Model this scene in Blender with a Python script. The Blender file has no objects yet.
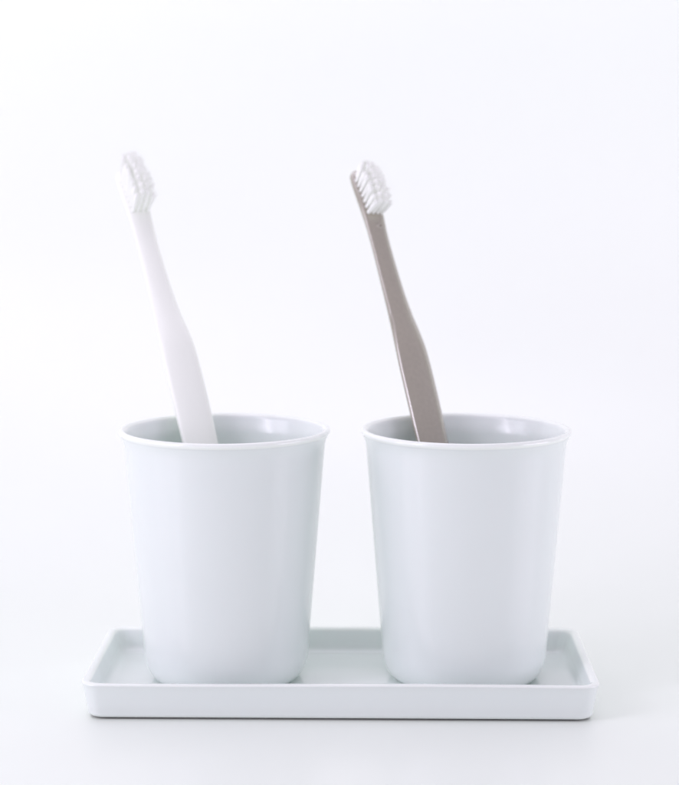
import bpy, math, random
from mathutils import Vector, Matrix
random.seed(7)
S = 0.01                       # everything below is written in centimetres
scene = bpy.context.scene
COL = scene.collection

# ------------------------------------------------------------------ materials
def new_mat(name):
    m = bpy.data.materials.new(name); m.use_nodes = True
    nt = m.node_tree; b = nt.nodes['Principled BSDF']
    return m, nt, b

def noise_bump(nt, b, scale, strength, dist, detail=3.0):
    tc = nt.nodes.new('ShaderNodeTexCoord')
    n = nt.nodes.new('ShaderNodeTexNoise'); n.inputs['Scale'].default_value = scale
    n.inputs['Detail'].default_value = detail
    bp = nt.nodes.new('ShaderNodeBump'); bp.inputs['Strength'].default_value = strength
    bp.inputs['Distance'].default_value = dist
    nt.links.new(tc.outputs['Object'], n.inputs['Vector'])
    nt.links.new(n.outputs['Fac'], bp.inputs['Height'])
    nt.links.new(bp.outputs['Normal'], b.inputs['Normal'])
    return tc, n

def tint(nt, b, tc, scale, c1, c2, detail=2.0):
    n = nt.nodes.new('ShaderNodeTexNoise'); n.inputs['Scale'].default_value = scale
    n.inputs['Detail'].default_value = detail
    r = nt.nodes.new('ShaderNodeValToRGB')
    r.color_ramp.elements[0].position = 0.3; r.color_ramp.elements[0].color = (*c1, 1)
    r.color_ramp.elements[1].position = 0.7; r.color_ramp.elements[1].color = (*c2, 1)
    nt.links.new(tc.outputs['Object'], n.inputs['Vector'])
    nt.links.new(n.outputs['Fac'], r.inputs['Fac'])
    nt.links.new(r.outputs['Color'], b.inputs['Base Color'])
    return n

def porcelain(name='porcelain_glaze', lift=0.0, rough=0.19):
    m, nt, b = new_mat(name)
    tc, n = noise_bump(nt, b, 55.0, 0.25, 0.0006, 1.0)       # the slow waviness of a dipped glaze
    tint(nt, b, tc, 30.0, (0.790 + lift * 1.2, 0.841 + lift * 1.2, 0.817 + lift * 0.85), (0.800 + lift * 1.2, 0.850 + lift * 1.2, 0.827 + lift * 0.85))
    b.inputs['Roughness'].default_value = rough
    b.inputs['IOR'].default_value = 1.6
    b.inputs['Subsurface Weight'].default_value = 0.12
    b.inputs['Subsurface Radius'].default_value = (0.004, 0.005, 0.005)
    b.inputs['Subsurface Scale'].default_value = 0.5
    return m

def plastic(name, c1, c2, rough, spec=0.5):
    m, nt, b = new_mat(name)
    tc, n = noise_bump(nt, b, 900.0, 0.06, 0.0002, 4.0)
    tint(nt, b, tc, 700.0, c1, c2, 4.0)
    b.inputs['Roughness'].default_value = rough
    b.inputs['IOR'].default_value = 1.5
    b.inputs['Specular IOR Level'].default_value = spec
    b.inputs['Coat Weight'].default_value = 2 * (spec - 0.5); b.inputs['Coat IOR'].default_value = 2.2; b.inputs['Coat Roughness'].default_value = 0.08
    b.inputs['Subsurface Weight'].default_value = 0.05
    b.inputs['Subsurface Radius'].default_value = (0.002, 0.002, 0.002)
    b.inputs['Subsurface Scale'].default_value = 0.4
    return m

def bristle_mat():
    m, nt, b = new_mat('bristle_nylon')
    b.inputs['Base Color'].default_value = (0.975, 0.988, 0.960, 1)
    b.inputs['Roughness'].default_value = 0.6
    b.inputs['Specular IOR Level'].default_value = 0.0
    return m

def sheet_mat(name, c1, c2, rough):
    m, nt, b = new_mat(name)
    tc, n = noise_bump(nt, b, 260.0, 0.05, 0.0003, 4.0)
    tint(nt, b, tc, 9.0, c1, c2, 3.0)
    b.inputs['Roughness'].default_value = rough
    return m

def contact_shade():
    m, nt, b = new_mat('contact_shade_tone')
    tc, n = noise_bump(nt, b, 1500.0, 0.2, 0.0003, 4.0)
    tint(nt, b, tc, 800.0, (0.30, 0.28, 0.30), (0.38, 0.36, 0.37), 4.0)  # dark colour stands in for the contact shade under the tray
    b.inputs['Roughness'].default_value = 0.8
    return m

PORC = porcelain()
PORC_LIT_EDGE = porcelain('porcelain_lit_edge', 0.085, 0.09)      # lighter copy of the glaze: rim highlight put into its colour
CONTACT_SHADE = contact_shade()
TAUPE = plastic('taupe_plastic', (0.310, 0.280, 0.213), (0.334, 0.303, 0.231), 0.17, 1.0)
WHITE = plastic('white_plastic', (0.915, 0.945, 0.880), (0.925, 0.955, 0.890), 0.26)
NYLON = bristle_mat()
SHEET = sheet_mat('white_paper_sweep', (0.882, 0.931, 0.862), (0.890, 0.939, 0.870), 0.30)

# ------------------------------------------------------------------ mesh helpers
def link_mesh(name, verts, faces, mat, parent=None, normals=None):
    me = bpy.data.meshes.new(name)
    me.from_pydata([tuple(Vector(v) * S) for v in verts], [], faces)
    me.polygons.foreach_set('use_smooth', [True] * len(faces))
    me.materials.append(mat); me.update()
    if normals:
        me.normals_split_custom_set_from_vertices(normals)
    o = bpy.data.objects.new(name, me); COL.objects.link(o)
    if parent: o.parent = parent
    return o

def split_parts(verts, faces, groups, mat, parent):
    """one closed surface cut into named parts that keep the normals of the whole"""
    tmp = bpy.data.meshes.new('tmp'); tmp.from_pydata([tuple(v) for v in verts], [], faces); tmp.update()
    nrm = [tuple(v.normal) for v in tmp.vertices]
    bpy.data.meshes.remove(tmp)
    out = {}
    for name in dict.fromkeys(groups):
        idx, vs, fs = {}, [], []
        for f, g in zip(faces, groups):
            if g != name: continue
            for i in f:
                if i not in idx: idx[i] = len(vs); vs.append(i)
            fs.append(tuple(idx[i] for i in f))
        out[name] = link_mesh(name, [verts[i] for i in vs], fs, (mat.get(name, mat['']) if isinstance(mat, dict) else mat), parent, [nrm[i] for i in vs])
    return out

def empty(name, loc, rz=0.0):
    e = bpy.data.objects.new(name, None); COL.objects.link(e)
    e.location = Vector(loc) * S; e.rotation_euler = (0, 0, rz)
    e.empty_display_size = 0.01
    return e

def tag(o, label, cat, group=None):
    o['label'] = label; o['category'] = cat
    if group: o['group'] = group

def arc(cx, cz, r, a0, a1, n):
    return [(cx + r * math.cos(math.radians(a0 + (a1 - a0) * i / n)),
             cz + r * math.sin(math.radians(a0 + (a1 - a0) * i / n))) for i in range(n + 1)]

def resample(pts, step):
    out = [pts[0]]
    for a, b in zip(pts[:-1], pts[1:]):
        L = math.dist(a, b)
        if L < 1e-6: continue
        k = max(1, int(round(L / step)))
        for i in range(1, k + 1):
            t = i / k; out.append(tuple(a[j] + (b[j] - a[j]) * t for j in range(len(a))))
    return out

# ------------------------------------------------------------------ the setting
def build_sweep():
    prof = [(-130.0, 0.0), (11.5, 0.0)]
    R = 26.0
    prof += [(11.5 + y, z) for y, z in arc(0, R, R, -90, 0, 40)][1:]
    prof += [(11.5 + R, 190.0)]
    prof = resample(prof, 3.0)
    xs = [-170 + 340 * i / 60 for i in range(61)]
    V, F = [], []
    for y, z in prof:
        for x in xs: V.append((x, y, z))
    n = len(xs)
    for i in range(len(prof) - 1):
        for j in range(n - 1):
            F.append((i * n + j, i * n + j + 1, (i + 1) * n + j + 1, (i + 1) * n + j))
    o = link_mesh('ground', V, F, SHEET)
    o['kind'] = 'structure'; o['label'] = 'seamless white sheet under and behind the tray'
    return o
build_sweep()

# ------------------------------------------------------------------ tray
def build_tray():
    t = empty('serving_tray', (0.0753, 0, 0), -0.0174)
    tag(t, 'long shallow white porcelain tray carrying both cups', 'tray')
    # profile: (inset from the outer rim line, z), from underside centre outwards, over the rim and in to the floor
    H = 1.41
    prof = [(3.2, 0.09), (0.95, 0.09), (0.86, 0.05), (0.82, 0.0), (0.66, 0.0), (0.62, 0.03), (0.56, 0.055), (0.40, 0.055)]
    prof += [(0.40 - 0.20 * math.sin(math.radians(a)), 0.235 - 0.18 * math.cos(math.radians(a))) for a in range(10, 91, 10)]
    prof += [(0.05, H - 0.24), (0.015, H - 0.12)]
    prof += [(0.085 + 0.085 * math.cos(math.radians(a)), H - 0.085 + 0.085 * math.sin(math.radians(a))) for a in range(180, 89, -10)]
    prof += [(0.20, H - 0.008), (0.26, H - 0.04), (0.31, H - 0.10), (0.35, H - 0.19)]
    rim_end = len(prof)
    prof += [(0.40, H - 0.34)]
    fz, r = 0.50, 0.42
    prof += [(0.47 + r - r * math.cos(math.radians(a)), fz + r - r * math.sin(math.radians(a))) for a in range(8, 91, 8)]
    prof += [(0.47 + r, fz), (1.4, fz), (3.2, fz)]
    p2 = []
    for i in range(len(prof) - 1):
        a, b = prof[i], prof[i + 1]
        L = math.dist(a, b)
        if L < 1e-6: continue
        k = max(1, int(round(L / 0.12))) if L < 1 else 6
        for q in range(k): p2.append((a[0] + (b[0] - a[0]) * q / k, a[1] + (b[1] - a[1]) * q / k))
    p2.append(prof[-1])
    w, d, rc = 18.95, 8.406, 0.70
    def ring(ins):
        hw, hd = w / 2 - ins, d / 2 - ins
        r = max(rc - ins * 0.55, 0.12) if ins < 1.2 else 0.4
        pts = []
        for sx, sy, a0 in ((1, 1, 0), (-1, 1, 90), (-1, -1, 180), (1, -1, 270)):
            for i in range(15):
                a = math.radians(a0 + 90 * i / 14)
                pts.append((sx * (hw - r) + r * math.cos(a), sy * (hd - r) + r * math.sin(a)))
            nx = {0: (-1, 1), 90: (-1, -1), 180: (1, -1), 270: (1, 1)}[a0]
            m = 26 if a0 in (0, 180) else 12
            a1 = math.radians(a0 + 90)
            p0 = pts[-1]; p1 = (nx[0] * (hw - r) + r * math.cos(a1), nx[1] * (hd - r) + r * math.sin(a1))
            for i in range(1, m): pts.append((p0[0] + (p1[0] - p0[0]) * i / m, p0[1] + (p1[1] - p0[1]) * i / m))
        return pts
    V, F, G = [], [], []
    n = None
    def wob(x, y): return 0.022 * math.sin(x * 0.33 + 0.6) * (1 if y < 0 else 0.5)      # fired porcelain is never quite flat
    for ins, z in p2:
        rg = ring(ins); n = len(rg)
        for x, y in rg: V.append((x, y, z + (wob(x, y) * min(1, z / 1.2))))
    zi = [i for i, (ins, z) in enumerate(p2) if z > H - 0.02]
    first_in = max(i for i, q in enumerate(p2) if q[1] > H - 0.30 and q[0] > 0.2)
    first_out = min(i for i, q in enumerate(p2) if q[1] > 0.3)
    for i in range(len(p2) - 1):
        g = 'base' if (i < first_out or i > first_in + 6) else 'side_wall'
        if i < first_out and p2[i][0] < 0.95 and p2[i][1] < 0.075: g = 'shaded_foot_ring'  # foot and lower curve, coloured dark as contact shade
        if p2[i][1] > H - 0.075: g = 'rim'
        for j in range(n):
            k = (j + 1) % n
            F.append((i * n + j, i * n + k, (i + 1) * n + k, (i + 1) * n + j)); G.append(g)
    F.append(tuple(range(n))[::-1]); G.append('base')
    F.append(tuple((len(p2) - 1) * n + j for j in range(n))); G.append('base')
    # the two end caps: outward normals
    split_parts(V, F, G, {'': PORC, 'shaded_foot_ring': CONTACT_SHADE, 'rim': PORC_LIT_EDGE}, t)
    return t
build_tray()

# ------------------------------------------------------------------ cups
CUP_Z = 0.505
def build_cup():
    t = empty('cup', (0, 0, 0))
    H = 10.17 - CUP_Z
    out = [(0.0, 0.14), (2.25, 0.14), (2.32, 0.06), (2.40, 0.0), (2.52, 0.0)]
    # rounded foot then a straight, slightly opening wall
    s = (3.80 - 3.19) / (9.57 - 2.02)          # wall slope
    def wall(z): return 3.19 + s * (z - (2.02 - CUP_Z))
    zf, z1 = 0.0, 1.25
    r1 = wall(z1)
    for i in range(1, 17):                     # superelliptic corner
        a = math.radians(90 * i / 16)
        out.append((2.52 + (r1 - 2.52) * math.sin(a) ** 1.0, z1 * (1 - math.cos(a)) ** 1.0))
    z = z1
    while z < H - 0.62:
        z += 0.2; out.append((wall(z), z))
    zl = H - 0.50
    rw = wall(zl)
    out += [(rw + 0.015, zl), (rw + 0.045, zl + 0.10), (rw + 0.085, zl + 0.19), (rw + 0.12, zl + 0.28)]
    out_lip = len(out)
    ro = 4.0
    c = (ro - 0.115, H - 0.115)
    out += arc(c[0], c[1], 0.115, -20, 130, 12)
    n_lip_end = len(out)
    out += [(ro - 0.26, H - 0.085), (ro - 0.32, H - 0.19), (ro - 0.355, H - 0.32)]
    z = H - 0.5
    while z > 1.6:
        out.append((wall(z) - 0.27 - 0.012 * (H - z) / H, z)); z -= 0.25
    ri = wall(1.6) - 0.285
    for i in range(0, 13):
        a = math.radians(90 * i / 12)
        out.append((ri - 1.2 + 1.2 * math.cos(a), 1.6 - 1.2 * math.sin(a)))
    out += [(1.0, 0.395), (0.0, 0.39)]
    NS = 128
    V, F, G = [], [], []
    V.append((0, 0, out[0][1]))
    prof = out[1:-1]
    for r, z in prof:
        for j in range(NS):
            a = 2 * math.pi * j / NS
            e = 1 + 0.0016 * math.cos(2 * a + 0.7) * (z / H)       # hand-finished, a hair out of round
            V.append((r * e * math.cos(a), r * e * math.sin(a), z))
    V.append((0, 0, out[-1][1])); last = len(V) - 1
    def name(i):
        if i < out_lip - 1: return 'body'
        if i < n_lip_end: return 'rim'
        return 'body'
    for j in range(NS):
        F.append((0, 1 + (j + 1) % NS, 1 + j)); G.append('body')
    for i in range(len(prof) - 1):
        for j in range(NS):
            k = (j + 1) % NS
            F.append((1 + i * NS + j, 1 + i * NS + k, 1 + (i + 1) * NS + k, 1 + (i + 1) * NS + j)); G.append(name(i + 1))
    b = 1 + (len(prof) - 1) * NS
    for j in range(NS):
        F.append((b + j, b + (j + 1) % NS, last)); G.append('body')
    split_parts(V, F, G, {'': PORC, 'rim': PORC_LIT_EDGE}, t)
    return t

def copy_tree(o, parent=None):
    c = o.copy(); COL.objects.link(c)
    if parent: c.parent = parent
    for ch in list(o.children): copy_tree(ch, c)
    return c

cup_a = build_cup()
cup_b = copy_tree(cup_a)
cup_a.location = Vector((-4.356, 0.24, CUP_Z)) * S
cup_b.location = Vector((4.7985, 0.24, CUP_Z)) * S
cup_b.rotation_euler = (0, 0, 2.1)
G_CUP = 'porcelain cups standing on the tray'
tag(cup_a, 'white porcelain cup holding the white toothbrush', 'cup', G_CUP)
tag(cup_b, 'white porcelain cup holding the taupe toothbrush', 'cup', G_CUP)

# ------------------------------------------------------------------ toothbrushes
def cubic(keys, t):
    """Catmull-Rom through non-uniform keys, tuples of values"""
    if t <= keys[0][0]: return keys[0][1:]
    if t >= keys[-1][0]: return keys[-1][1:]
    for i in range(len(keys) - 1):
        if keys[i][0] <= t <= keys[i + 1][0]: break
    k0, k1 = keys[i], keys[i + 1]
    km = keys[i - 1] if i > 0 else k0
    kp = keys[i + 2] if i + 2 < len(keys) else k1
    h = k1[0] - k0[0]; u = (t - k0[0]) / h
    res = []
    for d in range(1, len(k0)):
        m0 = (k1[d] - km[d]) / max(k1[0] - km[0], 1e-6) * h
        m1 = (kp[d] - k0[d]) / max(kp[0] - k0[0], 1e-6) * h
        res.append((2*u**3 - 3*u**2 + 1) * k0[d] + (u**3 - 2*u**2 + u) * m0 + (-2*u**3 + 3*u**2) * k1[d] + (u**3 - u**2) * m1)
    return res

#        t      w     h     n
KEYS = [(-10.6, 1.05, 0.46, 0.00), (-8.0, 1.15, 0.50, 0.0), (-4.0, 1.30, 0.56, 0.0), (-1.0, 1.43, 0.58, -0.01), (0.3, 1.46, 0.59, -0.01),
        (1.8, 1.46, 0.58, -0.03), (2.8, 1.40, 0.57, -0.06), (3.5, 1.28, 0.54, -0.13), (4.3, 1.12, 0.50, -0.24), (5.4, 0.99, 0.47, -0.36), (7.3, 0.90, 0.43, -0.50),
        (8.5, 0.93, 0.42, -0.57), (8.95, 0.97, 0.42, -0.60), (9.35, 1.00, 0.41, -0.65), (9.8, 1.00, 0.40, -0.73), (10.4, 0.97, 0.36, -0.86), (10.9, 0.86, 0.32, -0.98),
        (11.25, 0.62, 0.28, -1.06)]
T0, T1 = -10.6, 11.25

def section(w, h, e, ns=64, dense=720):
    """softly squared bar section with crowned faces, points evenly spaced along its outline"""
    pts = []
    for j in range(dense + 1):
        a = 2 * math.pi * j / dense
        ca, sa = math.cos(a), math.sin(a)
        x = math.copysign(abs(ca) ** (2 / e), ca) * w / 2
        y = math.copysign(abs(sa) ** (2 / e), sa) * h / 2
        pts.append((x, y * (1 - 0.24 * (2 * x / w) ** 2)))
    acc = [0.0]
    for p, q in zip(pts[:-1], pts[1:]): acc.append(acc[-1] + math.dist(p, q))
    out, k = [], 0
    for i in range(ns):
        s_ = acc[-1] * i / ns
        while acc[k + 1] < s_: k += 1
        u = (s_ - acc[k]) / max(acc[k + 1] - acc[k], 1e-9)
        out.append((pts[k][0] + (pts[k + 1][0] - pts[k][0]) * u, pts[k][1] + (pts[k + 1][1] - pts[k][1]) * u))
    return out

def build_brush(name, R, A, theta, mat, wmul, blen, spread, up, nmul=1.0, tmul=1.0, mark=False):
    A = Vector(A).normalized(); R = Vector(R)
    v = Vector((0, math.cos(0.1314), -math.sin(0.1314)))
    Nc = -(v - A * v.dot(A)); Nc.normalize()
    Rt = Nc.cross(A)
    if Rt.x < 0: Rt = -Rt
    N = Nc * math.cos(theta) + Rt * math.sin(theta)
    Sd = Rt * math.cos(theta) - Nc * math.sin(theta)
    base = R + A * T0
    root = empty(name, base)
    def frame(t):
        w, h, n = cubic(KEYS, t)
        n1 = cubic(KEYS, t + 0.05)[2]; n0 = cubic(KEYS, t - 0.05)[2]
        T = (A + N * ((n1 - n0) * nmul / 0.1)).normalized()
        Nl = (N - T * N.dot(T)).normalized()
        n *= nmul
        return R + A * (t * tmul if t > 0 else t) + N * n - base, T, Nl, w * (wmul if t < 8.6 else 1 + (wmul - 1) * 0.4), h
    NS = 64
    ts = []
    # rounded bottom end, shaft, rounded tip
    for i in range(1, 9):
        a = math.radians(90 * i / 8); ts.append((T0 - 0.0 + 0.30 * (1 - math.cos(a)), math.sin(a) ** 0.9))
    t = T0 + 0.30
    while t < T1 - 0.36:
        t += 0.11; ts.append((t, 1.0))
    tt = t
    for i in range(1, 11):
        a = math.radians(90 * i / 10); ts.append((tt + (T1 - tt) * math.sin(a), max(math.cos(a), 0.02) ** 0.8))
    V, F, G = [], [], []
    for t, sc in ts:
        P, T, Nl, w, h = frame(t)
        # handle: softly squared bar; neck: rounder; head: flat plate
        e = 2.7 if t < 4 else (2.7 - 0.1 * min(1, (t - 4) / 2.5) if t < 8.3 else 2.8 + 1.2 * min(1, (t - 8.3) / 0.8))
        for x, y in section(w, h, e):
            V.append(P + Sd * (x * sc) + Nl * (y * (sc ** 0.6)))
    n = len(ts)
    cut = next(i for i, q in enumerate(ts) if q[0] > 8.75)
    flip = Sd.cross(N).dot(A) < 0
    for i in range(n - 1):
        for j in range(NS):
            k = (j + 1) % NS
            f = (i * NS + j, i * NS + k, (i + 1) * NS + k, (i + 1) * NS + j)
            F.append(f[::-1] if flip else f); G.append('handle' if i < cut else 'brush_head')
    f0 = tuple(range(NS))[::-1]; f1 = tuple((n - 1) * NS + j for j in range(NS))
    F.append(f0[::-1] if flip else f0); G.append('handle')
    F.append(f1[::-1] if flip else f1); G.append('brush_head')
    parts = split_parts(V, F, G, mat, root)
    # bristles: close-packed tufts, each a ribbed bundle that frays into fine tapered filaments at its tip
    V, F = [], []
    rows = 8
    def strand(p0, dirv, L, rads, seg, sides, bend, rib=0.0):
        ax1 = dirv.cross(Sd + A * 0.01).normalized(); ax2 = dirv.cross(ax1)
        b0 = len(V)
        for s_, rad in rads:
            pc = p0 + dirv * (L * s_) + bend * (s_ * s_)
            for k in range(sides):
                a = 2 * math.pi * k / sides
                q = rad * (1 + (rib if k % 2 else -rib))
                V.append(pc + ax1 * (q * math.cos(a)) + ax2 * (q * math.sin(a)))
        for s_ in range(len(rads) - 1):
            for k in range(sides):
                k2 = (k + 1) % sides
                F.append((b0 + s_ * sides + k, b0 + s_ * sides + k2, b0 + (s_ + 1) * sides + k2, b0 + (s_ + 1) * sides + k))
        F.append(tuple(b0 + (len(rads) - 1) * sides + k for k in range(sides)))
    for r in range(rows):
        t = 8.98 + (10.84 - 8.98) * r / (rows - 1)
        P, T, Nl, w, h = frame(t)
        cols = [-0.315, -0.105, 0.105, 0.315] if r < rows - 1 else [-0.21, 0.0, 0.21]
        for cx in cols:
            c0 = P + Sd * (cx * min(1, w / 0.92)) + Nl * (h / 2 - 0.03)
            u = (r / (rows - 1)) * 2 - 1
            Lt = blen * (1.05 - 0.15 * (cx / 0.3) ** 2 - (0.13 if u > 0 else 0.08) * u * u + random.gauss(0, 0.012) - (0.06 if r == rows - 1 else 0))
            dt = (Nl + Sd * (cx * 0.10 * spread + random.gauss(0, 0.012)) + T * (u * 0.03 + up + random.gauss(0, 0.012))).normalized()
            bt = Sd * random.gauss(0, 0.015) + T * random.gauss(0, 0.015)
            strand(c0, dt, Lt * 0.88, ((0, 0.074), (0.3, 0.086), (0.6, 0.100), (0.8, 0.108), (0.92, 0.104), (0.975, 0.080), (1.0, 0.03)), 6, 18, bt, 0.04)
            for q in range(34):
                rr = 0.092 * math.sqrt(random.uniform(0.05, 1)); aa = random.random() * 2 * math.pi
                dx, dy = rr * math.cos(aa), rr * math.sin(aa)
                p0 = c0 + Sd * dx + T * dy + dt * (Lt * 0.25)
                L = Lt * (0.78 - abs(random.gauss(0, 0.09)))
                dirv = (dt + Sd * (dx * 0.5 + random.gauss(0, 0.03)) + T * (dy * 0.5 + random.gauss(0, 0.03))).normalized()
                strand(p0, dirv, L, ((0, 0.009), (0.6, 0.009), (0.9, 0.006), (1.0, 0.002)), 3, 4, bt + (Sd * random.gauss(0, 0.02) + T * random.gauss(0, 0.02)))
    br = link_mesh('bristles', V, F, NYLON, parts['brush_head'])
    if mark:                                   # the small ring left by the mould on the neck
        P, T, Nl, w, h = frame(8.36)
        V, F = [], []
        n1, n2 = 28, 10
        for i in range(n1):
            a = 2 * math.pi * i / n1
            for j in range(n2):
                b = 2 * math.pi * j / n2
                rr = 0.10 + 0.034 * math.cos(b)
                V.append(P + Nl * (h / 2 - 0.004 + 0.04 * math.sin(b)) + Sd * (rr * math.cos(a) + 0.05) + T * (rr * math.sin(a)))
        for i in range(n1):
            for j in range(n2):
                F.append((i * n2 + j, ((i + 1) % n1) * n2 + j, ((i + 1) % n1) * n2 + (j + 1) % n2, i * n2 + (j + 1) % n2))
        link_mesh('mould_mark', V, F, mat, parts['handle'])
    return root

G_BR = 'toothbrushes leaning in the cups'
b1 = build_brush('toothbrush', (-5.75, 3.0, 10.34), (-0.238, 0.434, 0.869), math.radians(27), WHITE, 1.02, 1.42, 0.8, 0.20, 1.45, 1.035)
b2 = build_brush('toothbrush', (3.41, 3.0, 10.34), (-0.195, 0.439, 0.877), math.radians(33), TAUPE, 1.0, 1.08, 0.8, 0.12, mark=True)
tag(b1, 'all white toothbrush with white bristles leaning in a cup', 'toothbrush', G_BR)
tag(b2, 'taupe brown toothbrush with white bristles leaning in a cup', 'toothbrush', G_BR)

# ------------------------------------------------------------------ lamps and world
w = bpy.data.worlds.new('World'); scene.world = w; w.use_nodes = True
bg = w.node_tree.nodes['Background']
bg.inputs['Color'].default_value = (0.93, 0.868, 1.01, 1); bg.inputs['Strength'].default_value = 0.555

def softbox(name, loc, target, sx, sy, radiance, col=(1, 1, 1)):
    l = bpy.data.lights.new(name, 'AREA'); l.shape = 'RECTANGLE'
    l.size = sx * S; l.size_y = sy * S
    l.energy = radiance * math.pi * sx * sy * S * S
    l.color = col
    o = bpy.data.objects.new(name, l); COL.objects.link(o)
    o.location = Vector(loc) * S
    o.rotation_euler = (Vector(target) - Vector(loc)).to_track_quat('-Z', 'Y').to_euler()
    return o
STUDIO = (1.002, 0.933, 1.095)          # slightly cool flash
softbox('key_softbox', (-80, -37, 36), (0, 0, 5), 64, 56, 2.35, STUDIO)
softbox('strip_softbox', (-70, -44, 52), (0, 0, 8), 7, 92, 6.5, STUDIO)
softbox('right_softbox', (80, -20, 17), (0, 0, 6), 50, 32, 3.6, STUDIO)
softbox('back_softbox', (0, 30, 70), (0, 0, 0), 100, 20, 0.70, STUDIO)
softbox('background_softbox', (-6, 18, 40), (0, 38, 35), 150, 14, 0.38, STUDIO)
softbox('background_side_softbox', (40, 14, 50), (50, 38, 30), 90, 16, 0.19, STUDIO)
softbox('top_softbox', (-8, 16, 100), (-3, 12, 0), 110, 42, 1.14, STUDIO)
softbox('added_front_fill', (10, -150, 22), (0, 0, 5), 190, 60, 0.18, STUDIO)  # added fill behind the camera, lifts the cup fronts and near floor

# ------------------------------------------------------------------ camera
cam = bpy.data.cameras.new('camera'); co = bpy.data.objects.new('camera', cam); COL.objects.link(co)
co.location = Vector((0, -70.843, 20.91)) * S
co.rotation_euler = (math.radians(90) - 0.1314, 0, 0)
cam.sensor_width = 36; cam.lens = 36 * 1894.36 / 785
cam.clip_start = 0.01; cam.clip_end = 20
cam.dof.use_dof = True; cam.dof.focus_distance = 0.68; cam.dof.aperture_fstop = 11
scene.camera = co
scene.view_settings.view_transform = 'Standard'; scene.view_settings.look = 'None'
scene.view_settings.exposure = 0; scene.view_settings.gamma = 1
scene.render.engine = 'CYCLES'
scene.cycles.max_bounces = 28; scene.cycles.diffuse_bounces = 28
scene.cycles.transmission_bounces = 14
